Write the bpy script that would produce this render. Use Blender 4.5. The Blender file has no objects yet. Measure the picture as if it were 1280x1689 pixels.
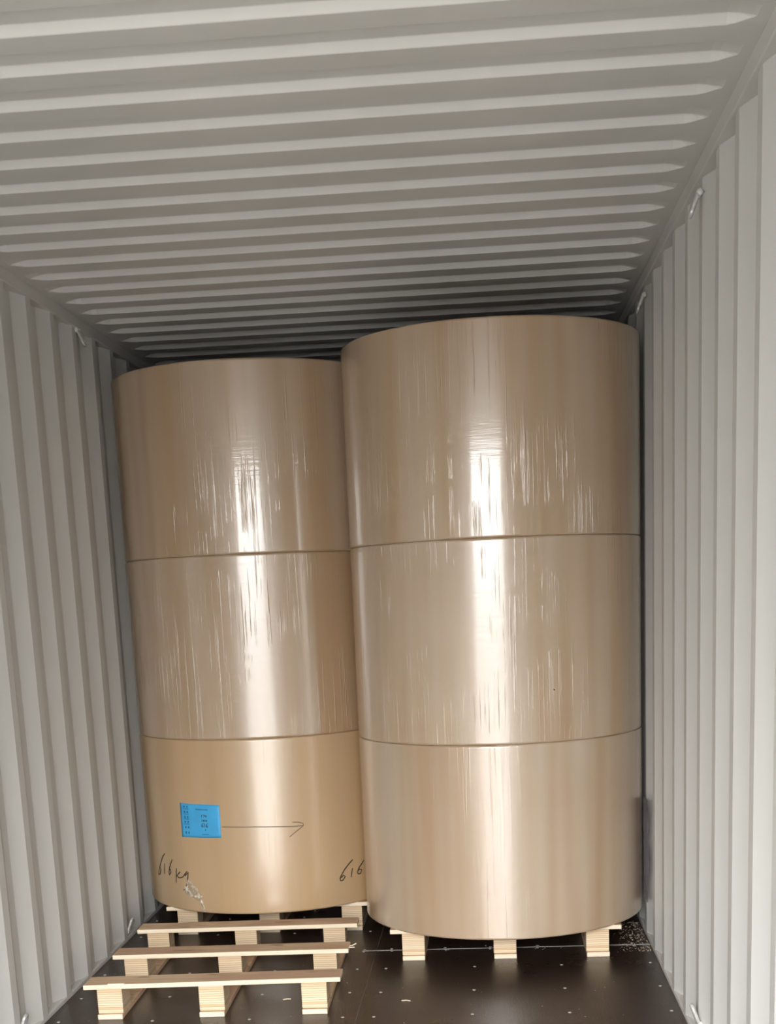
import bpy, bmesh, math, random
from mathutils import Vector, Matrix, noise

random.seed(7)
S = bpy.context.scene
COL = S.collection
PI = math.pi

# ------------------------------------------------------------------ camera
F_PX, PPX, PPY = 2170.57, 651.86, 1429.65          # focal length and principal point (photo pixels, 1280x1689)
RIGHT = Vector((0.99690994, 0.06608274, -0.0424693))
UP = Vector((0.02798493, 0.20639877, 0.97806768))
FWD = Vector((-0.07339901, 0.9762339, -0.20391167))
cam = bpy.data.cameras.new('camera')
camo = bpy.data.objects.new('camera', cam)
COL.objects.link(camo)
cam.sensor_fit = 'VERTICAL'
cam.sensor_height = 24.0
cam.sensor_width = 18.2
cam.lens = F_PX / 1689.0 * 24.0
cam.shift_x = (640.0 - PPX) / 1689.0
cam.shift_y = (PPY - 844.5) / 1689.0
cam.clip_start = 0.02
m = Matrix((RIGHT, UP, -FWD)).transposed().to_4x4()
m.translation = Vector((1.68263, 0.0, 1.51015))
camo.matrix_world = m
S.camera = camo

# ------------------------------------------------------------------ world, light, exposure
S.view_settings.view_transform = 'Standard'
S.view_settings.look = 'None'
S.view_settings.exposure = 4.1
S.view_settings.gamma = 1.0
S.view_settings.use_curve_mapping = False

W = bpy.data.worlds.new('overcast_sky')
S.world = W
W.use_nodes = True
nt = W.node_tree
nt.nodes.clear()
wo = nt.nodes.new('ShaderNodeOutputWorld')
bg = nt.nodes.new('ShaderNodeBackground')
tc = nt.nodes.new('ShaderNodeTexCoord')
sep = nt.nodes.new('ShaderNodeSeparateXYZ')
nt.links.new(tc.outputs['Generated'], sep.inputs[0])
rmp = nt.nodes.new('ShaderNodeValToRGB')            # sky brightness by elevation
rmp.color_ramp.elements[0].position = 0.0
rmp.color_ramp.elements[0].color = (0.50, 0.50, 0.495, 1)
rmp.color_ramp.elements[1].position = 0.36
rmp.color_ramp.elements[1].color = (1.65, 1.65, 1.65, 1)
nt.links.new(sep.outputs['Z'], rmp.inputs[0])
nt.links.new(rmp.outputs[0], bg.inputs[0])
# the sky is a little brighter on the left-hand side of the container
mad = nt.nodes.new('ShaderNodeMath')
mad.operation = 'MULTIPLY_ADD'
mad.inputs[1].default_value = -0.30
mad.inputs[2].default_value = 1.0
nt.links.new(sep.outputs['X'], mad.inputs[0])
nt.links.new(mad.outputs[0], bg.inputs[1])
nt.links.new(bg.outputs[0], wo.inputs[0])

WID, Y0, Y1, ZR = 2.35, -0.30, 11.7, 2.695           # container inside: width, door end, far end, roof underside
# daylight portal in the open door end
pl = bpy.data.lights.new('door_daylight', 'AREA')
pl.shape = 'RECTANGLE'
pl.size, pl.size_y = 2.34, 2.60
pl.cycles.is_portal = True
po = bpy.data.objects.new('door_daylight', pl)
COL.objects.link(po)
po.location = (WID / 2, Y0 - 0.02, 1.29)
po.rotation_euler = (PI / 2, 0, 0)                   # -Z of the lamp looks along +Y, into the container


# ------------------------------------------------------------------ helpers
def link(name, me, mat=None, parent=None):
    o = bpy.data.objects.new(name, me)
    COL.objects.link(o)
    if mat is not None:
        me.materials.append(mat)
    if parent is not None:
        o.parent = parent
    return o


def obj(name, bm, mat, parent=None, smooth=False):
    me = bpy.data.meshes.new(name)
    bmesh.ops.recalc_face_normals(bm, faces=bm.faces)
    for f in bm.faces:
        f.smooth = smooth
    bm.to_mesh(me)
    bm.free()
    return link(name, me, mat, parent)


def empty(name, loc, rz=0.0):
    o = bpy.data.objects.new(name, None)
    COL.objects.link(o)
    o.location = loc
    o.rotation_euler = (0, 0, rz)
    o.empty_display_size = 0.1
    return o


def tag(o, label=None, cat=None, group=None, kind=None):
    if label:
        o['label'] = label
    if cat:
        o['category'] = cat
    if group:
        o['group'] = group
    if kind:
        o['kind'] = kind
    return o


def box(bm, x0, x1, y0, y1, z0, z1):
    v = [bm.verts.new(p) for p in ((x0, y0, z0), (x1, y0, z0), (x1, y1, z0), (x0, y1, z0),
                                   (x0, y0, z1), (x1, y0, z1), (x1, y1, z1), (x0, y1, z1))]
    for q in ((0, 3, 2, 1), (4, 5, 6, 7), (0, 1, 5, 4), (1, 2, 6, 5), (2, 3, 7, 6), (3, 0, 4, 7)):
        bm.faces.new([v[i] for i in q])


def bevel(o, w=0.003, seg=2):
    b = o.modifiers.new('bevel', 'BEVEL')
    b.width = w
    b.segments = seg
    b.limit_method = 'ANGLE'
    return o


def tube(bm, pts, r, seg=8):
    rings = []
    n = len(pts)
    for i, p in enumerate(pts):
        p = Vector(p)
        t = (Vector(pts[min(i + 1, n - 1)]) - Vector(pts[max(i - 1, 0)])).normalized()
        a = t.orthogonal().normalized() if i == 0 else (pa - t * pa.dot(t)).normalized()
        pa = a
        b = t.cross(a)
        rings.append([bm.verts.new(p + (a * math.cos(k * 2 * PI / seg) + b * math.sin(k * 2 * PI / seg)) * r) for k in range(seg)])
    for i in range(n - 1):
        for k in range(seg):
            bm.faces.new((rings[i][k], rings[i][(k + 1) % seg], rings[i + 1][(k + 1) % seg], rings[i + 1][k]))
    bm.faces.new(rings[0][::-1])
    bm.faces.new(rings[-1])


# ------------------------------------------------------------------ materials
def new_mat(name):
    mt = bpy.data.materials.new(name)
    mt.use_nodes = True
    n = mt.node_tree
    return mt, n, n.nodes['Principled BSDF']


def N(n, kind, **kw):
    nd = n.nodes.new(kind)
    for k, v in kw.items():
        if k.startswith('i_'):
            key = k[2:]
            key = int(key) if key.isdigit() else key
            nd.inputs[key].default_value = v
        else:
            setattr(nd, k, v)
    return nd


def mapping(n, scale, coord='Object', loc=(0, 0, 0)):
    t = N(n, 'ShaderNodeTexCoord')
    mp = N(n, 'ShaderNodeMapping')
    mp.inputs['Scale'].default_value = scale
    mp.inputs['Location'].default_value = loc
    n.links.new(t.outputs[coord], mp.inputs[0])
    return mp


def noise_tex(n, vec, scale=1.0, detail=3.0, rough=0.55):
    t = N(n, 'ShaderNodeTexNoise')
    t.inputs['Scale'].default_value = scale
    t.inputs['Detail'].default_value = detail
    t.inputs['Roughness'].default_value = rough
    n.links.new(vec.outputs[0], t.inputs['Vector'])
    return t


def ramp(n, src, stops, sock=0):
    r = N(n, 'ShaderNodeValToRGB')
    el = r.color_ramp.elements
    while len(el) < len(stops):
        el.new(0.5)
    for e, (p, c) in zip(el, stops):
        e.position = p
        e.color = (c, c, c, 1) if isinstance(c, (int, float)) else (*c, 1)
    n.links.new(src.outputs[sock], r.inputs[0])
    return r


def mathn(n, op, a, b=None, clamp=False):
    m_ = N(n, 'ShaderNodeMath', operation=op, use_clamp=clamp)
    for i, v in enumerate((a, b)):
        if v is None:
            continue
        if isinstance(v, (int, float)):
            m_.inputs[i].default_value = v
        else:
            n.links.new(v.outputs[0], m_.inputs[i])
    return m_


def mixc(n, fac, a, b, mode='MIX'):
    mx = N(n, 'ShaderNodeMix', data_type='RGBA', blend_type=mode)
    if isinstance(fac, (int, float)):
        mx.inputs[0].default_value = fac
    else:
        n.links.new(fac.outputs[0], mx.inputs[0])
    for i, v in ((6, a), (7, b)):
        if isinstance(v, tuple):
            mx.inputs[i].default_value = (*v, 1)
        else:
            n.links.new(v, mx.inputs[i])
    return mx.outputs[2]


def bump(n, p, src, strength=0.2, dist=0.002, sock='Normal'):
    b = N(n, 'ShaderNodeBump')
    b.inputs['Strength'].default_value = strength
    b.inputs['Distance'].default_value = dist
    n.links.new(src.outputs[0], b.inputs['Height'])
    n.links.new(b.outputs[0], p.inputs[sock])
    return b


def paint_mat():
    mt, n, p = new_mat('pale_grey_container_paint')
    mp = mapping(n, (1.2, 1.2, 0.35))
    a = noise_tex(n, mp, 2.0, 4)
    r = ramp(n, a, [(0.25, (0.565, 0.560, 0.530)), (0.75, (0.62, 0.615, 0.59))])
    n.links.new(r.outputs[0], p.inputs['Base Color'])
    p.inputs['Roughness'].default_value = 0.46
    p.inputs['Specular IOR Level'].default_value = 0.4
    mp2 = mapping(n, (1, 1, 0.4))
    b = noise_tex(n, mp2, 9.0, 2)
    bump(n, p, b, 0.25, 0.002)
    return mt


def seam_mat():
    mt, n, p = new_mat('grey_seam_sealant')
    p.inputs['Base Color'].default_value = (0.42, 0.42, 0.40, 1)
    p.inputs['Roughness'].default_value = 0.5
    return mt


def steel_mat():
    mt, n, p = new_mat('scuffed_zinc_steel')
    mp = mapping(n, (60, 60, 60))
    a = noise_tex(n, mp, 1.0, 2)
    r = ramp(n, a, [(0.3, (0.40, 0.40, 0.385)), (0.7, (0.60, 0.60, 0.575))])
    n.links.new(r.outputs[0], p.inputs['Base Color'])
    p.inputs['Metallic'].default_value = 0.35
    p.inputs['Roughness'].default_value = 0.4
    return mt


def floor_mat():
    mt, n, p = new_mat('dark_brown_film_faced_plywood')
    mp = mapping(n, (1, 1, 1))
    a = noise_tex(n, mp, 2.2, 6, 0.65)
    mpl = mapping(n, (55, 4, 1))
    g = noise_tex(n, mpl, 1.0, 4, 0.6)
    c = ramp(n, a, [(0.3, (0.021, 0.0125, 0.0095)), (0.7, (0.045, 0.027, 0.020))])
    c2 = ramp(n, g, [(0.62, 0.0), (0.80, 1.0)])
    f = mathn(n, 'MULTIPLY', c2, 0.18)
    out = mixc(n, f, c.outputs[0], (0.14, 0.10, 0.085))
    # pale fine stipple in scattered patches
    mpd = mapping(n, (26, 90, 1))
    d = noise_tex(n, mpd, 1.0, 5, 0.75)
    dm = ramp(n, d, [(0.60, 0.0), (0.72, 1.0)])
    big = ramp(n, noise_tex(n, mp, 1.7, 2), [(0.45, 0.0), (0.65, 1.0)])
    df = mathn(n, 'MULTIPLY', mathn(n, 'MULTIPLY', dm, big), 0.5)
    out = mixc(n, df, out, (0.26, 0.22, 0.19))
    n.links.new(out, p.inputs['Base Color'])
    rr = ramp(n, a, [(0.3, 0.24), (0.75, 0.42)])
    n.links.new(rr.outputs[0], p.inputs['Roughness'])
    p.inputs['Specular IOR Level'].default_value = 0.5
    mpk = mapping(n, (190, 75, 1))
    mesh_ = noise_tex(n, mpk, 1.0, 2, 0.6)
    gg = mathn(n, 'ADD', g, mathn(n, 'MULTIPLY', mesh_, 1.2))
    bump(n, p, gg, 0.4, 0.0012)
    return mt


def paper_mat(name, base, haze, film_from=None, seed=0.0, wrinkle=0.5, glow=0.5):
    """Kraft paper under clear stretch film.  UV: u = arc length (0 = facing the door), v = height, in metres."""
    mt, n, p = new_mat(name)
    uv = mapping(n, (1, 1, 1), 'UV', (seed, seed * 1.7, 0))
    uvr = mapping(n, (1, 1, 1), 'UV')
    # paper colour: faint vertical bands and fibre
    mv = mapping(n, (7, 0.35, 1), 'UV', (seed, 0, 0))
    vb = noise_tex(n, mv, 1.0, 3, 0.5)
    cr = ramp(n, vb, [(0.3, tuple(b * 0.93 for b in base)), (0.72, tuple(min(1, b * 1.06) for b in base))])
    # mask where the film lies (it stops at a vertical edge on some rolls)
    film = None
    if film_from is not None:
        sx = N(n, 'ShaderNodeSeparateXYZ')
        n.links.new(uvr.outputs[0], sx.inputs[0])
        film = N(n, 'ShaderNodeMapRange', interpolation_type='SMOOTHSTEP')
        n.links.new(sx.outputs[0], film.inputs[0])
        film.inputs[1].default_value = film_from + 0.012
        film.inputs[2].default_value = film_from - 0.004
    # clingy patches of film haze: broad horizontal bands of the winding
    mh = mapping(n, (0.9, 4.0, 1), 'UV', (seed, seed, 0))
    hb = noise_tex(n, mh, 1.0, 2, 0.5)
    hz = ramp(n, hb, [(0.25, haze * 0.8), (0.8, haze * 1.15)])
    mvb = mapping(n, (5.5, 0.25, 1), 'UV', (seed * 2, seed, 0))
    vbr = ramp(n, noise_tex(n, mvb, 1.0, 2, 0.6), [(0.36, 0.25), (0.62, 1.9)])
    hf = mathn(n, 'MULTIPLY', hz, vbr)
    if film is not None:
        hf = mathn(n, 'MULTIPLY', hf, film)
    out = mixc(n, hf, cr.outputs[0], (0.64, 0.57, 0.48))
    n.links.new(out, p.inputs['Base Color'])
    p.inputs['Roughness'].default_value = 0.33
    p.inputs['Specular IOR Level'].default_value = 0.9
    # the film itself: glossy coat, stretched vertically into fine wrinkles
    p.inputs['Coat IOR'].default_value = 1.65
    if film is not None:
        cw = mathn(n, 'MULTIPLY_ADD', film, 0.65)
        cw.inputs[2].default_value = 0.35
        n.links.new(cw.outputs[0], p.inputs['Coat Weight'])
    else:
        p.inputs['Coat Weight'].default_value = 1.0
    cro = ramp(n, hb, [(0.2, glow * 1.1), (0.8, glow * 0.9)])
    n.links.new(cro.outputs[0], p.inputs['Coat Roughness'])
    mw = mapping(n, (95, 1.6, 1), 'UV', (seed * 3, seed, 0))
    w1 = noise_tex(n, mw, 1.0, 3, 0.6)
    w1r = ramp(n, w1, [(0.56, 0.0), (0.74, 1.0)])
    mm = mapping(n, (2.4, 2.2, 1), 'UV', (seed * 2, seed * 5, 0))
    msk = ramp(n, noise_tex(n, mm, 1.0, 3, 0.6), [(0.46, 0.0), (0.62, 1.0)])
    wr = mathn(n, 'MULTIPLY', w1r, msk)
    mf = mapping(n, (6, 55, 1), 'UV', (seed, 0, 0))
    fine = noise_tex(n, mf, 1.0, 3, 0.6)
    wv = mapping(n, (14, 1.1, 1), 'UV', (seed, seed, 0))
    wave = noise_tex(n, wv, 1.0, 2, 0.5)
    s = mathn(n, 'ADD', mathn(n, 'MULTIPLY', wr, wrinkle * 1.9), mathn(n, 'ADD', mathn(n, 'MULTIPLY', fine, 0.10), mathn(n, 'MULTIPLY', wave, 0.3)))
    b = bump(n, p, s, 0.7, 0.0045, 'Coat Normal')
    b2 = N(n, 'ShaderNodeBump')
    b2.inputs['Strength'].default_value = 0.35
    b2.inputs['Distance'].default_value = 0.003
    n.links.new(s.outputs[0], b2.inputs['Height'])
    n.links.new(b2.outputs[0], p.inputs['Normal'])
    return mt


def end_mat():
    mt, n, p = new_mat('wound_paper_edge')
    t = N(n, 'ShaderNodeTexWave', wave_type='RINGS', rings_direction='Z')
    t.inputs['Scale'].default_value = 60
    tcn = N(n, 'ShaderNodeTexCoord')
    n.links.new(tcn.outputs['Object'], t.inputs['Vector'])
    r = ramp(n, t, [(0.2, (0.50, 0.38, 0.25)), (0.8, (0.58, 0.45, 0.31))])
    n.links.new(r.outputs[0], p.inputs['Base Color'])
    p.inputs['Roughness'].default_value = 0.8
    return mt


def plain(name, col, rough=0.6, spec=0.4):
    mt, n, p = new_mat(name)
    mp = mapping(n, (12, 12, 12))
    a = noise_tex(n, mp, 1.0, 2)
    r = ramp(n, a, [(0.3, tuple(c * 0.92 for c in col)), (0.7, tuple(min(1, c * 1.06) for c in col))])
    n.links.new(r.outputs[0], p.inputs['Base Color'])
    p.inputs['Roughness'].default_value = rough
    p.inputs['Specular IOR Level'].default_value = spec
    return mt


def board_mat():
    mt, n, p = new_mat('rough_sawn_pine')
    mp = mapping(n, (1.6, 26, 26))
    a = noise_tex(n, mp, 2.0, 5, 0.65)
    r = ramp(n, a, [(0.28, (0.50, 0.335, 0.20)), (0.5, (0.66, 0.475, 0.305)), (0.75, (0.76, 0.585, 0.40))])
    mp3 = mapping(n, (7, 22, 22))
    k = ramp(n, noise_tex(n, mp3, 1.0, 1), [(0.66, 0.0), (0.73, 1.0)])
    out = mixc(n, mathn(n, 'MULTIPLY', k, 0.65), r.outputs[0], (0.20, 0.11, 0.055))
    mp4 = mapping(n, (2.2, 3, 3))
    z = ramp(n, noise_tex(n, mp4, 1.0, 1), [(0.48, 0.0), (0.58, 1.0)])
    out = mixc(n, mathn(n, 'MULTIPLY', z, 0.55), out, (0.47, 0.275, 0.19))
    n.links.new(out, p.inputs['Base Color'])
    p.inputs['Roughness'].default_value = 0.7
    bump(n, p, a, 0.3, 0.001)
    return mt


def pale_edge_mat():
    mt, n, p = new_mat('pale_pine_edge')  # paler pine tone for board edges, skid ends, chip and splinter
    mp = mapping(n, (3, 30, 60))
    a = noise_tex(n, mp, 1.5, 4, 0.6)
    r = ramp(n, a, [(0.3, (0.76, 0.62, 0.44)), (0.65, (0.88, 0.77, 0.60))])
    n.links.new(r.outputs[0], p.inputs['Base Color'])
    p.inputs['Roughness'].default_value = 0.65
    return mt


def block_mat():
    mt, n, p = new_mat('laminated_veneer_block')
    mp = mapping(n, (1.2, 1.2, 1))
    nz = noise_tex(n, mp, 6.0, 2)
    sx = N(n, 'ShaderNodeSeparateXYZ')
    t = N(n, 'ShaderNodeTexCoord')
    n.links.new(t.outputs['Object'], sx.inputs[0])
    zm = N(n, 'ShaderNodeMath', operation='MULTIPLY')
    zm.inputs[1].default_value = 1.0
    n.links.new(sx.outputs[2], zm.inputs[0])
    zz = mathn(n, 'ADD', zm, mathn(n, 'MULTIPLY', nz, 0.004))
    ph = mathn(n, 'FRACT', mathn(n, 'MULTIPLY', zz, 1 / 0.0085))
    ln = ramp(n, ph, [(0.0, 1.0), (0.10, 1.0), (0.24, 0.0), (0.92, 0.0), (1.0, 1.0)])
    fl = mathn(n, 'FLOOR', mathn(n, 'MULTIPLY', zz, 1 / 0.0085))
    wn = N(n, 'ShaderNodeTexWhiteNoise', noise_dimensions='1D')
    n.links.new(fl.outputs[0], wn.inputs['W'])
    c = ramp(n, wn, [(0.0, (0.66, 0.47, 0.29)), (1.0, (0.84, 0.69, 0.49))])
    out = mixc(n, mathn(n, 'MULTIPLY', ln, 0.75), c.outputs[0], (0.36, 0.225, 0.115))
    n.links.new(out, p.inputs['Base Color'])
    p.inputs['Roughness'].default_value = 0.75
    return mt


def film_mat():
    mt, n, p = new_mat('crumpled_clear_film')
    mp = mapping(n, (40, 40, 40))
    a = noise_tex(n, mp, 1.4, 2, 0.5)
    r = ramp(n, a, [(0.35, (0.46, 0.37, 0.26)), (0.66, (0.74, 0.68, 0.56))])
    n.links.new(r.outputs[0], p.inputs['Base Color'])
    al = ramp(n, a, [(0.38, 0.25), (0.62, 0.9)])
    n.links.new(al.outputs[0], p.inputs['Alpha'])
    p.inputs['Roughness'].default_value = 0.18
    bump(n, p, a, 0.9, 0.004)
    return mt


PAINT = paint_mat()
SEAM = seam_mat()
STEEL = steel_mat()
FLOOR = floor_mat()
END = end_mat()
BOARD = board_mat()
EDGE = pale_edge_mat()
BLOCK = block_mat()
FILM = film_mat()
CORE = plain('grey_cardboard_core', (0.30, 0.26, 0.21), 0.8)
INK = plain('dark_marker_ink', (0.045, 0.032, 0.022), 0.5)
INK_FAINT = plain('dry_marker_ink', (0.15, 0.105, 0.07), 0.5)
PRINT = plain('navy_print', (0.012, 0.05, 0.17), 0.6)
BLUE = plain('bright_blue_label_paper', (0.065, 0.40, 0.74), 0.45)
CHIP = plain('pale_wood_chips', (0.62, 0.52, 0.38), 0.8)
YARD = plain('concrete_yard', (0.14, 0.137, 0.13), 0.85)
DARKFILM = plain('grey_blue_loose_film', (0.20, 0.21, 0.23), 0.25, 0.6)


# ------------------------------------------------------------------ the setting
def corrugated_wall(name, x_in, sgn, y_first, pitch=0.2846):
    """Side wall: vertical trapezoidal corrugation. Inner flats at x_in, valleys 36 mm outwards (sgn)."""
    sl, fl = 0.086, (pitch - 2 * 0.086) / 2
    prof = []
    k0 = math.floor((Y0 - y_first) / pitch) - 1
    k1 = math.ceil((Y1 - y_first) / pitch) + 1
    for k in range(k0, k1):
        b = y_first + k * pitch
        prof += [(b, 0.0), (b + fl, 0.0), (b + fl + sl, 0.030), (b + 2 * fl + sl, 0.030)]
    prof = [q for q in prof if Y0 - 0.05 <= q[0] <= Y1 + 0.05]
    bm = bmesh.new()
    lo, hi = -0.02, ZR + 0.03
    rows = []
    for (y, d) in prof:
        rows.append((bm.verts.new((x_in + sgn * d, y, lo)), bm.verts.new((x_in + sgn * d, y, hi)),
                     bm.verts.new((x_in + sgn * (d + 0.004), y, lo)), bm.verts.new((x_in + sgn * (d + 0.004), y, hi))))
    for a, b in zip(rows, rows[1:]):
        bm.faces.new((a[0], b[0], b[1], a[1]))
        bm.faces.new((b[2], a[2], a[3], b[3]))
        bm.faces.new((a[0], a[2], b[2], b[0]))
        bm.faces.new((a[1], b[1], b[3], a[3]))
    bm.faces.new((rows[0][0], rows[0][1], rows[0][3], rows[0][2]))
    bm.faces.new((rows[-1][0], rows[-1][2], rows[-1][3], rows[-1][1]))
    o = obj(name, bm, PAINT)
    bevel(o, 0.013, 3)
    return tag(o, kind='structure')


corrugated_wall('wall_left', 0.009, -1, 4.8426, 0.2831)
corrugated_wall('wall_right', WID - 0.004, 1, 3.3425, 0.2829)


def roof():
    """Roof: transverse ribs pressed 20 mm upwards, tapering out before the side rails."""
    pitch, ph = 0.20878, 3.02677
    xs = [-0.05, 0.045, 0.055, 0.07, 0.085, 0.105, 0.15, 0.45, 0.95, 1.4, 1.9, 2.20, 2.245, 2.265, 2.28, 2.295, 2.305, 2.40]
    half = 0.008
    k0 = math.floor((Y0 - ph) / pitch) - 1
    k1 = math.ceil((Y1 - ph) / pitch) + 1
    ys = []
    for k in range(k0, k1):
        c = ph + k * pitch                            # middle of the slope that faces the door
        for off, h in ((-half * 2 - 0.091 - half, 0), (-0.091 - half, 1), (-half, 1), (half, 0)):
            ys.append((c + off, h, c - 0.0535))
    bm = bmesh.new()
    grid = []
    for (y, h, mid) in ys:
        row = []
        for x in xs:
            t = min((x - 0.045) / 0.06, (2.305 - x) / 0.06)
            t = max(0.0, min(1.0, t))
            t = t * t * (3 - 2 * t)
            row.append(bm.verts.new((x, mid + (y - mid) * (0.5 + 0.5 * t), ZR + 0.020 * h * (0.15 + 0.85 * t if 0 < t else 0))))
        grid.append(row)
    for a, b in zip(grid, grid[1:]):
        for i in range(len(xs) - 1):
            bm.faces.new((a[i], a[i + 1], b[i + 1], b[i]))
    ret = bmesh.ops.extrude_face_region(bm, geom=list(bm.faces))
    for v in ret['geom']:
        if isinstance(v, bmesh.types.BMVert):
            v.co.z += 0.004
    o = obj('ceiling', bm, PAINT)
    bevel(o, 0.004, 2)
    return tag(o, kind='structure')


roof()

bm = bmesh.new()
box(bm, -0.05, WID + 0.05, Y1, Y1 + 0.04, -0.02, ZR + 0.04)
tag(obj('wall_back', bm, PAINT), kind='structure')

# top side rails, bottom side rails, door header, corner posts, door sill
for nm, x0, x1 in (('trim_1', -0.07, 0.016), ('trim_2', WID - 0.016, WID + 0.07)):
    bm = bmesh.new()
    box(bm, x0, x1, Y0, Y1, 2.648, ZR + 0.002)
    tag(bevel(obj(nm, bm, PAINT), 0.004), kind='structure')
for nm, x0, x1 in (('baseboard_left', -0.05, 0.0095), ('baseboard_right', WID - 0.0045, WID + 0.05)):
    bm = bmesh.new()
    box(bm, x0, x1, Y0, Y1, -0.02, 0.018)
    tag(bevel(obj(nm, bm, PAINT), 0.006), kind='structure')
bm = bmesh.new()
box(bm, -0.09, WID + 0.09, Y0 - 0.12, Y0, 2.585, 2.80)
tag(bevel(obj('trim_3', bm, PAINT), 0.006), kind='structure')
for nm, x0, x1 in (('trim_4', -0.16, 0.005), ('trim_5', WID - 0.005, WID + 0.16)):
    bm = bmesh.new()
    box(bm, x0, x1, Y0 - 0.12, Y0, -0.16, 2.80)
    tag(bevel(obj(nm, bm, PAINT), 0.006), kind='structure')

bm = bmesh.new()
box(bm, -400, 400, -400, 400, -1.45, -1.25)
tag(obj('floor_yard', bm, YARD), kind='structure')

# plywood floor: one deck, sealed seams and screws as its parts
bm = bmesh.new()
box(bm, -0.02, WID + 0.02, Y0 - 0.1, Y1, -0.15, 0.0)
floor = tag(obj('floor', bm, FLOOR), kind='structure')
bm = bmesh.new()
box(bm, 1.1735, 1.1765, Y0 - 0.1, Y1, -0.002, 0.0006)
obj('seam_strip', bm, plain('dark_seam_filler', (0.11, 0.10, 0.095), 0.5), floor)
bm = bmesh.new()
xa, prev = 1.112, None
ring_ = []
for i in range(41):
    x = 1.112 + (2.345 - 1.112) * i / 40
    w = 0.0035 + 0.0018 * noise.noise(Vector((x * 9, 0, 3)))
    y = 5.470 + 0.002 * noise.noise(Vector((x * 5, 2, 0)))
    h = 0.0012 + 0.0012 * max(0, noise.noise(Vector((x * 17, 5, 0))))
    ring_.append([bm.verts.new((x, y - w, -0.001)), bm.verts.new((x, y - w * .5, h)), bm.verts.new((x, y + w * .5, h)), bm.verts.new((x, y + w, -0.001))])
for a, b in zip(ring_, ring_[1:]):
    for i in range(3):
        bm.faces.new((a[i], b[i], b[i + 1], a[i + 1]))
obj('seam_strip', bm, SEAM, floor)

screw_me = None
xs_l = (0.058, 0.415, 0.775, 1.120)
xs_r = (1.240, 1.598, 1.950, 2.309)
for y in (4.260, 4.570, 4.867, 5.190, 5.455, 5.490, 5.80, 6.105):
    for x in xs_l + xs_r:
        if y in (5.455, 5.490):
            if x < 1.0:
                continue
            x = {1.240: 1.240, 1.598: 1.475, 1.950: 1.668, 2.309: 2.272}.get(x, x)
        if screw_me is None:
            bm = bmesh.new()
            bmesh.ops.create_cone(bm, cap_ends=True, segments=14, radius1=0.0068, radius2=0.0050, depth=0.0022)
            for f in bm.faces:
                f.smooth = False
            screw_me = bpy.data.meshes.new('screw')
            bm.to_mesh(screw_me)
            bm.free()
            screw_me.materials.append(STEEL)
        s_ = link('screw', screw_me, None, floor)
        s_.location = (x + random.uniform(-.004, .004), y + random.uniform(-.006, .006), 0.0008)
for y in (5.455, 5.490):
    s_ = link('screw', screw_me, None, floor)
    s_.location = (1.866, y, 0.0008)


# ------------------------------------------------------------------ lashing rings on the walls
def lashing_ring(loc, side, label, up, lean=20.0, L=0.064):
    """U-shaped bent rod welded to the wall; leans into the room (side = +1 towards +x), up = +1 standing, -1 hanging."""
    r = empty('lashing_ring', loc)
    d = Vector((side * math.sin(math.radians(lean)), 0, up * math.cos(math.radians(lean))))
    e = Vector((0, 1, 0))
    w = 0.015
    base = Vector((side * -0.012, 0, up * -0.004))
    pts = [base - e * w, -e * w + d * 0.006, -e * w + d * (L - w)]
    pts += [d * (L - w + w * math.sin(PI * i / 10)) - e * (w * math.cos(PI * i / 10)) for i in range(1, 10)]
    pts += [e * w + d * (L - w), e * w + d * 0.006, base + e * w]
    bm = bmesh.new()
    tube(bm, pts, 0.0070, 10)
    obj('bent_rod', bm, STEEL, r, True)
    for q_ in (-1, 1):
        bm = bmesh.new()
        bmesh.ops.create_uvsphere(bm, u_segments=12, v_segments=8, radius=0.0105)
        bmesh.ops.translate(bm, verts=bm.verts, vec=(side * -0.004, q_ * w, 0))
        obj('weld_bead', bm, PAINT, r, True)
    tag(r, label, 'lashing ring', 'lashing rings along the container walls')
    return r


lashing_ring((0.018, 5.757, 2.640), 1, 'steel lashing ring at the top of the left wall', -1)
lashing_ring((0.006, 5.776, 0.035), 1, 'steel lashing ring at the foot of the left wall by the third pallet board', 1)
lashing_ring((0.006, 4.342, 0.045), 1, 'steel lashing ring at the foot of the left wall in the bottom left corner', 1)
lashing_ring((WID - 0.018, 4.19, 2.605), -1, 'pale steel lashing ring high on the right wall nearest the viewer', -1)
lashing_ring((WID - 0.018, 5.547, 2.605), -1, 'shaded steel lashing ring high on the right wall above the roll stack', -1)
lashing_ring((WID - 0.006, 4.179, 0.085), -1, 'white steel lashing ring at the foot of the right wall', 1)


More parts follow.
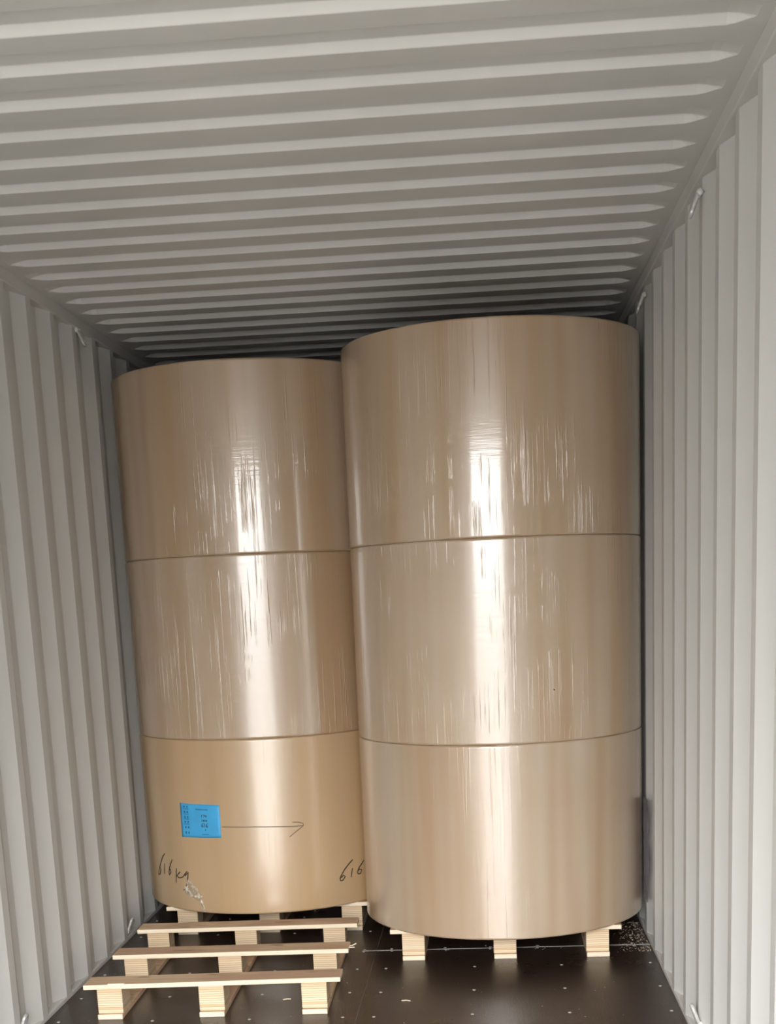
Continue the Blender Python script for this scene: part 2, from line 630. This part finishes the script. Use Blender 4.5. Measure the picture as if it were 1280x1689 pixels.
# ------------------------------------------------------------------ pallets
def pallet(name, label, loc, rz, skew=0.0):
    """0.95 m pallet: three runners (skid + three laminated blocks) under three cross boards. Origin = front left corner on the floor."""
    r = empty(name, loc, rz)
    rows = (0.02, 0.432, 0.838)
    for i, y in enumerate(rows):
        bm = bmesh.new()
        L = 0.955 + (0.004, -0.002, 0.0)[i]
        x0 = (-0.004, 0.0, 0.003)[i]
        sk = skew if i == 0 else 0.0
        box(bm, x0, x0 + L, 0, 0.112, 0.0, 0.018)
        bmesh.ops.translate(bm, verts=bm.verts, vec=(0, y - 0.006, 0.112))
        for v in bm.verts:
            v.co.y += sk * v.co.x
        o = obj('top_board', bm, BOARD, r)
        o.data.materials.append(EDGE)
        for p_ in o.data.polygons:
            if abs(p_.normal.y) > 0.8 or abs(p_.normal.x) > 0.8:
                p_.material_index = 1
        bevel(o, 0.0015, 1)
    for j, x in enumerate((0.046, 0.428, 0.811)):
        bm = bmesh.new()
        box(bm, x, x + 0.094, 0.0, 0.955, 0.0, 0.0195)
        o = obj('skid', bm, BOARD, r)
        o.data.materials.append(EDGE)
        for p_ in o.data.polygons:
            if abs(p_.normal.y) > 0.8:
                p_.material_index = 1
        bevel(o, 0.0015, 1)
        for i, y in enumerate(rows):
            bm = bmesh.new()
            d = (0.115, 0.135, 0.10)[i]
            box(bm, x - 0.001, x + 0.093, y - 0.001, y + d, 0.0195, 0.112)
            bevel(obj('block', bm, BLOCK, r), 0.0012, 1)
    return tag(r, label, 'pallet', 'wooden pallets on the container floor')


empty_pal = pallet('wooden_pallet', 'empty wooden pallet with three bare boards in front of the left roll stack', (0.158, 4.592, 0.0), 0.020, 0.020)
pallet('wooden_pallet', 'wooden pallet carrying the left roll stack, mostly hidden behind the empty pallet', (0.178, 5.822, 0.0), 0.004)
pallet('wooden_pallet', 'wooden pallet under the right roll stack beside the right wall', (1.253, 5.300, 0.0), -0.006)
# a chip torn from the first board and a splinter at the end of the second one
bm = bmesh.new()
box(bm, 0.088, 0.150, 0.018, 0.030, 0.130, 0.1325)
obj('chip', bm, EDGE, empty_pal)
bm = bmesh.new()
tube(bm, [(0.945, 0.47, 0.126), (0.965, 0.475, 0.130), (0.982, 0.475, 0.138)], 0.0022, 5)
tube(bm, [(0.945, 0.465, 0.124), (0.975, 0.465, 0.125)], 0.0022, 5)
obj('splinter', bm, EDGE, empty_pal)

# ------------------------------------------------------------------ paper rolls
RAD, ROLL_H, Z0 = 0.60737, 0.78316, 0.130


def roll_mesh(name, rad, h):
    """Closed roll: barrel with softened rims, wound end faces and a hole for the core. UV in metres."""
    bm = bmesh.new()
    uvl = bm.loops.layers.uv.new('UVMap')
    seg = 256
    prof = [(0.055, 0.0), (rad - 0.008, 0.0), (rad - 0.0034, 0.0012), (rad - 0.0010, 0.0038), (rad, 0.008)]
    prof += [(rad, 0.010), (rad, 0.016)] + [(rad, h * i / 8.0) for i in range(1, 8)] + [(rad, h - 0.016), (rad, h - 0.010)]
    prof += [(rad, h - 0.008), (rad - 0.0010, h - 0.0038), (rad - 0.0034, h - 0.0012), (rad - 0.008, h), (0.055, h)]
    rows = []
    for (r_, z) in prof:
        rows.append([bm.verts.new((r_ * math.cos(2 * PI * k / seg), r_ * math.sin(2 * PI * k / seg), z)) for k in range(seg)])
    np_ = len(prof)
    for i in range(np_):
        a, b = rows[i], rows[(i + 1) % np_]
        for k in range(seg):
            k2 = (k + 1) % seg
            f = bm.faces.new((a[k], a[k2], b[k2], b[k]))
            f.smooth = True
            f.material_index = 0 if 1 <= i < np_ - 2 else 1
            # u: arc length measured from the side facing the door (-Y)
            for lp, (kk, zz) in zip(f.loops, ((k, prof[i][1]), (k + 1, prof[i][1]), (k + 1, prof[(i + 1) % np_][1]), (k, prof[(i + 1) % np_][1]))):
                th = 2 * PI * kk / seg - 1.5 * PI
                if 2 * PI * (k + 0.5) / seg < PI / 2:
                    th += 2 * PI
                lp[uvl].uv = (th * rad, zz)
    me = bpy.data.meshes.new(name)
    bm.normal_update()
    bm.to_mesh(me)
    bm.free()
    return me


def paper_roll(x, y, level, mat, label, dr=0.0, rot=0.0, dx=0.0):
    z = Z0 + level * ROLL_H
    r = empty('paper_roll', (x + dx, y, z), rot)
    me = roll_mesh('wrapped_paper', RAD + dr, ROLL_H)
    me.materials.append(mat)
    me.materials.append(END)
    link('wrapped_paper', me, None, r)
    bm = bmesh.new()
    seg = 32
    prof = [(0.045, 0.003), (0.0549, 0.003), (0.0549, ROLL_H - 0.003), (0.045, ROLL_H - 0.003)]
    rows = [[bm.verts.new((q * math.cos(2 * PI * k / seg), q * math.sin(2 * PI * k / seg), zz)) for k in range(seg)] for q, zz in prof]
    for i in range(4):
        for k in range(seg):
            bm.faces.new((rows[i][k], rows[i][(k + 1) % seg], rows[(i + 1) % 4][(k + 1) % seg], rows[(i + 1) % 4][k]))
    obj('cardboard_core', bm, CORE, r, True)
    return tag(r, label, 'paper roll', 'paper rolls stacked in two columns')


KR = (0.43, 0.285, 0.165)
XL, YL, XR, YR = 0.62962, 6.25996, 1.72959, 5.71449
M = [paper_mat('film_wrapped_kraft_a', KR, 0.16, None, 1.3, 0.5, 0.09),
     paper_mat('film_wrapped_kraft_b', KR, 0.22, 0.335, 4.1, 1.0, 0.12),
     paper_mat('kraft_with_little_film', (0.52, 0.345, 0.18), 0.06, None, 7.7, 0.08, 0.20),
     paper_mat('film_wrapped_kraft_c', KR, 0.18, None, 11.2, 0.6, 0.09),
     paper_mat('film_wrapped_kraft_d', KR, 0.24, None, 14.9, 0.9, 0.12),
     paper_mat('film_wrapped_kraft_e', KR, 0.24, None, 18.4, 0.12, 0.19)]
paper_roll(XL, YL, 2, M[0], 'glossy brown paper roll on top of the left stack')
paper_roll(XL, YL, 1, M[1], 'brown paper roll in the middle of the left stack with streaked film wrap')
low_left = paper_roll(XL, YL, 0, M[2], 'tan paper roll at the bottom left with blue label and handwritten weight')
paper_roll(XR, YR, 2, M[3], 'glossy brown paper roll on top of the right stack, close to the ceiling')
mid_right = paper_roll(XR, YR, 1, M[4], 'brown paper roll in the middle of the right stack with wrinkled film', 0.0, 0.0)
low_right = paper_roll(XR, YR, 0, M[5], 'shiny beige paper roll at the bottom of the right stack')


bm = bmesh.new()
bmesh.ops.create_icosphere(bm, subdivisions=2, radius=0.0035)
bmesh.ops.scale(bm, verts=bm.verts, vec=(1, 0.4, 1))
speck = obj('dark_speck', bm, INK, mid_right, True)
speck.location = (0.2111, -0.5695, 0.203)


# ------------------------------------------------------------------ label, handwriting and torn film on the bottom left roll
def on_roll(th_deg, z, lift=0.0012):
    """Point of the bottom left roll's surface in its own frame."""
    a = math.radians(th_deg)
    q = RAD + lift
    return Vector((q * math.cos(a), q * math.sin(a), z - Z0))


def strokes(name, lines, width, mat, parent, lift=0.0014, label=None):
    """Pen strokes as thin ribbons lying on the curved surface; lines = polylines of (degrees, z)."""
    bm = bmesh.new()
    for pl_ in lines:
        fine = []
        for (a0, z0), (a1, z1) in zip(pl_, pl_[1:]):
            n_ = max(1, int(abs(a1 - a0) / 0.8))
            for i in range(n_):
                fine.append((a0 + (a1 - a0) * i / n_, z0 + (z1 - z0) * i / n_))
        fine.append(pl_[-1])
        rows = []
        for i, (a, z) in enumerate(fine):
            a2, z2 = fine[min(i + 1, len(fine) - 1)]
            a1, z1 = fine[max(i - 1, 0)]
            da, dz = math.radians(a2 - a1) * RAD, z2 - z1
            l_ = math.hypot(da, dz) or 1.0
            w = width * (0.5 if 0 < i < len(fine) - 1 else 0.36)
            oa, oz = math.degrees(-dz / l_ * w / RAD), da / l_ * w
            rows.append([bm.verts.new(on_roll(a + oa, z + oz, lift - 0.0012)), bm.verts.new(on_roll(a + oa, z + oz, lift)),
                         bm.verts.new(on_roll(a - oa, z - oz, lift)), bm.verts.new(on_roll(a - oa, z - oz, lift - 0.0012))])
        for p_, q_ in zip(rows, rows[1:]):
            for i in range(4):
                bm.faces.new((p_[i], q_[i], q_[(i + 1) % 4], p_[(i + 1) % 4]))
        bm.faces.new(rows[0])
        bm.faces.new(rows[-1][::-1])
    o = obj(name, bm, mat, parent)
    if label:
        o['label'] = label
    return o


def arc(cx, cz, ra, rz, a0, a1, n_=10):
    return [(cx + ra * math.cos(math.radians(a0 + (a1 - a0) * i / n_)), cz + rz * math.sin(math.radians(a0 + (a1 - a0) * i / n_))) for i in range(n_ + 1)]


# blue label sheet, corners measured on the roll
LC = ((-123.3, 0.629), (-103.15, 0.626), (-103.3, 0.479), (-123.4, 0.474))


def lab(u, v):
    """Label point, u to the right and v downwards, 0..1."""
    t0 = tuple(LC[0][i] + (LC[1][i] - LC[0][i]) * u for i in (0, 1))
    t1 = tuple(LC[3][i] + (LC[2][i] - LC[3][i]) * u for i in (0, 1))
    return tuple(t0[i] + (t1[i] - t0[i]) * v for i in (0, 1))


bm = bmesh.new()
g = []
for j in range(11):
    g.append([])
    for i in range(17):
        a, z = lab(i / 16, j / 10)
        g[-1].append(bm.verts.new(on_roll(a, z, 0.0012 + 0.0006 * noise.noise(Vector((i * .5, j * .5, 0))))))
for j in range(10):
    for i in range(16):
        bm.faces.new((g[j][i], g[j][i + 1], g[j + 1][i + 1], g[j + 1][i]))
ret = bmesh.ops.extrude_face_region(bm, geom=list(bm.faces))
for v in ret['geom']:
    if isinstance(v, bmesh.types.BMVert):
        q = Vector((v.co.x, v.co.y, 0)).normalized()
        v.co -= q * 0.0010
sheet = obj('paper_label', bm, BLUE, low_left, True)
sheet['label'] = 'bright blue printed label'


def lstroke(pts):
    return [lab(u, v) for u, v in pts]


# printed lines: pairs of tiny characters with a fine line under each, too small to read
marks = []
rows_v = (0.10, 0.25, 0.40, 0.545, 0.70, 0.86)
for k, v in enumerate(rows_v):
    for u in (0.12, 0.20):
        u += 0.012 * k / 5
        for du, dv, ex, ey in ((-.02, -.022, .02, -.022), (-.018, .0, .018, .004), (-.02, .024, .02, .022), (0, -.03, 0, .03)):
            marks.append(lstroke([(u + du, v + dv), (u + ex, v + ey)]))
    if k < 4:
        marks.append(lstroke([(0.08, v + 0.062), (0.24, v + 0.062)]))
n_left = len(marks)
for i in range(9):                                    # small heading line of print at the right
    u = 0.44 + i * 0.034
    marks.append(lstroke([(u - .012, .150), (u + .012, .156)]))
    marks.append(lstroke([(u, .142), (u, .172)]))
n_head = len(marks)
for i in range(5):                                    # last line
    u = 0.565 + i * 0.036
    marks.append(lstroke([(u - .012, .895), (u + .012, .897)]))
    marks.append(lstroke([(u, .885), (u, .912)]))
for part in (marks[:n_left], marks[n_left:n_head], marks[n_head:]):
    strokes('printed_text', part, 0.0017, PRINT, sheet, 0.0026)
hand = []


def six(u, v, s):
    return [(u + .022 * s, v - .05 * s), (u - .004 * s, v - .02 * s), (u - .016 * s, v + .02 * s), (u - .008 * s, v + .045 * s),
            (u + .012 * s, v + .04 * s), (u + .014 * s, v + .015 * s), (u - .008 * s, v + .015 * s)]


hand += [lstroke([(0.575, .31), (0.570, .375)]), lstroke([(0.605, .31), (0.64, .315), (0.615, .375)]), lstroke([(0.66, .32), (0.685, .335), (0.68, .37), (0.655, .36), (0.66, .32)])]
hand += [lstroke([(0.575, .455), (0.570, .515)]), lstroke([(0.635, .455), (0.605, .47), (0.64, .50), (0.61, .515), (0.605, .49), (0.635, .455)]), lstroke([(0.67, .46), (0.69, .48), (0.68, .515), (0.66, .50), (0.67, .46)])]
hand += [lstroke(six(0.575, .62, 1.3)), lstroke([(0.635, .56), (0.622, .685)]), lstroke(six(0.685, .625, 1.3))]
hand += [lstroke([(0.65, .735), (0.635, .79)])]
strokes('handwritten_number', hand, 0.0024, INK, sheet, 0.0028)

# weight written on the wrap, left: 616 kg
kg = [[(-137.0, 0.382), (-139.2, 0.364), (-141.1, 0.338), (-142.9, 0.312), (-144.5, 0.286), (-144.9, 0.268), (-143.2, 0.277), (-141.9, 0.299), (-142.8, 0.311)],
      [(-137.9, 0.334), (-138.3, 0.308), (-138.7, 0.284)],
      [(-131.4, 0.360), (-132.9, 0.338), (-134.0, 0.317), (-134.7, 0.293), (-134.4, 0.285), (-133.0, 0.300), (-133.3, 0.313), (-134.3, 0.308)],
      [(-128.8, 0.323), (-129.3, 0.289), (-129.8, 0.254)],
      [(-126.5, 0.310), (-128.9, 0.288), (-127.8, 0.281), (-126.6, 0.281), (-125.0, 0.287), (-123.7, 0.298)],
      [(-122.1, 0.316), (-124.1, 0.296), (-123.4, 0.295), (-122.0, 0.307)],
      [(-121.5, 0.314), (-121.9, 0.291), (-122.4, 0.265), (-123.2, 0.245), (-125.1, 0.226)]]
strokes('handwritten_weight', kg, 0.0052, INK, low_left)
# the same weight again at the right edge: 616
kr = [[(-45.8, 0.333), (-48.2, 0.315), (-50.5, 0.293), (-52.0, 0.272), (-52.9, 0.257), (-52.6, 0.246), (-51.6, 0.246), (-50.2, 0.262), (-51.0, 0.269), (-52.4, 0.259)],
      [(-46.2, 0.294), (-46.7, 0.274), (-47.2, 0.253)],
      [(-39.6, 0.318), (-41.1, 0.303), (-42.5, 0.290), (-43.6, 0.269), (-43.2, 0.261), (-41.9, 0.261), (-41.0, 0.276), (-42.3, 0.282), (-43.4, 0.274)]]
kr += [[(-37.0, 0.320), (-37.2, 0.262)], [(-34.8, 0.305), (-37.0, 0.288), (-34.8, 0.268)],
       [(-31.4, 0.302), (-33.2, 0.288), (-31.6, 0.280), (-31.2, 0.302), (-31.6, 0.262), (-33.0, 0.250)]]
strokes('handwritten_weight', kr, 0.0052, INK, low_left)
# long arrow drawn from the label to the right
ar = [[(-102.6, 0.528), (-96, 0.5275), (-88, 0.5262), (-80, 0.5225), (-72, 0.518), (-68.4, 0.519)],
      [(-72.8, 0.538), (-70.2, 0.536), (-68.3, 0.528), (-68.2, 0.519), (-69.8, 0.506), (-72.2, 0.489), (-74.4, 0.472)]]
strokes('drawn_arrow', ar, 0.0036, INK_FAINT, low_left)

# torn patch of film near the lower left edge
tr = [(-121.7, 0.280), (-118.8, 0.258), (-116.3, 0.232), (-114.5, 0.208), (-114.3, 0.180), (-113.4, 0.136)]
tl = [(-122.2, 0.272), (-125.3, 0.224), (-122.8, 0.206), (-118.3, 0.192), (-115.6, 0.176), (-114.9, 0.136)]


def along(pts, t):
    q_ = min(len(pts) - 1.0001, t * (len(pts) - 1))
    i_ = int(q_)
    return tuple(pts[i_][k] + (pts[i_ + 1][k] - pts[i_][k]) * (q_ - i_) for k in (0, 1))


bm = bmesh.new()
g = []
for j in range(41):
    p0, p1 = along(tl, j / 40), along(tr, j / 40)
    row = []
    for i in range(15):
        q_ = i / 14
        a, z = p0[0] + (p1[0] - p0[0]) * q_, p0[1] + (p1[1] - p0[1]) * q_
        nz = noise.noise(Vector((a * 0.9 + z * 40, z * 26 - a * .5, 2.0)))
        edge = math.sin(PI * min(1, max(0, q_)))
        row.append(bm.verts.new(on_roll(a, z, 0.0010 + (0.001 + 0.006 * abs(nz)) * (0.35 + 0.65 * edge))))
    g.append(row)
for j in range(40):
    for i in range(14):
        bm.faces.new((g[j][i], g[j][i + 1], g[j + 1][i + 1], g[j + 1][i]))
o = obj('torn_film', bm, FILM, low_left)
o['label'] = 'crumpled torn piece of clear film'

# loose film hanging between the bottom right roll and the right wall
bm = bmesh.new()
g = []
for j in range(31):
    z = 0.62 - 0.44 * j / 30
    row = []
    bul = 0.4 + 0.6 * abs(math.sin(j * 0.23 + 0.4)) * math.sin(PI * (j + 0.5) / 31)
    for i in range(5):
        q_ = i / 4
        row.append(bm.verts.new((2.330 + 0.013 * q_ * bul + 0.002 * noise.noise(Vector((i, j * .5, 0))) - XR,
                                 5.575 - 0.10 * q_ + 0.02 * noise.noise(Vector((i * .6, j * .3, 5))) - YR, z - Z0)))
    g.append(row)
for j in range(30):
    for i in range(4):
        bm.faces.new((g[j][i], g[j][i + 1], g[j + 1][i + 1], g[j + 1][i]))
obj('loose_film', bm, DARKFILM, low_right, True)

# ------------------------------------------------------------------ wood dust and chips on the floor
bm = bmesh.new()


def flake(x, y, z, s):
    a = random.uniform(0, 2 * PI)
    t = Vector((math.cos(a), math.sin(a), random.uniform(-.4, .4))) * s
    n_ = Vector((-math.sin(a), math.cos(a), random.uniform(-.3, .3))) * s * random.uniform(.25, .6)
    c = Vector((x, y, z + abs(t.z) + abs(n_.z)))
    up = Vector((0, 0, 0.0006))
    vs = [bm.verts.new(c + d) for d in (-t, n_, t, -n_)]
    vt = [bm.verts.new(v.co + up) for v in vs]
    bm.faces.new(vs[::-1])
    bm.faces.new(vt)
    for i in range(4):
        bm.faces.new((vs[i], vs[(i + 1) % 4], vt[(i + 1) % 4], vt[i]))


for i in range(330):
    d = abs(random.gauss(0, 0.055))
    y = random.uniform(5.36, 5.86)
    flake(min(2.338, 2.338 - d), y, 0.0, random.uniform(.0012, .0048))
for i in range(40):
    flake(2.345 + random.uniform(-.004, .03), random.uniform(5.3, 5.85), 0.018, random.uniform(.0015, .004))
for i in range(26):
    flake(random.uniform(1.45, 2.0), 5.468 + random.gauss(0, 0.02), 0.0, random.uniform(.0012, .004))
for i in range(50):
    flake(random.uniform(.1, 2.3), random.uniform(4.3, 5.5), 0.0, random.uniform(.001, .003))
o = obj('wood_chips', bm, CHIP)
tag(o, 'pale wood dust and chips scattered on the dark floor by the right wall', 'wood chips', kind='stuff')

for (x, y, a, l_), lb in (((1.345, 4.742, -0.12, 0.034), 'thin pale splinter lying on the floor between the two columns'),
                          ((0.885, 4.79, 0.25, 0.030), 'small pale curl of wood on the floor right of the empty pallet runner')):
    bm = bmesh.new()
    tube(bm, [(x - l_ / 2 * math.cos(a), y - l_ / 2 * math.sin(a), 0.003), (x, y + .004, 0.0035), (x + l_ / 2 * math.cos(a), y + l_ / 2 * math.sin(a), 0.003)], 0.0028, 6)
    tag(obj('wood_splinter', bm, CHIP), lb, 'splinter', 'splinters on the floor')
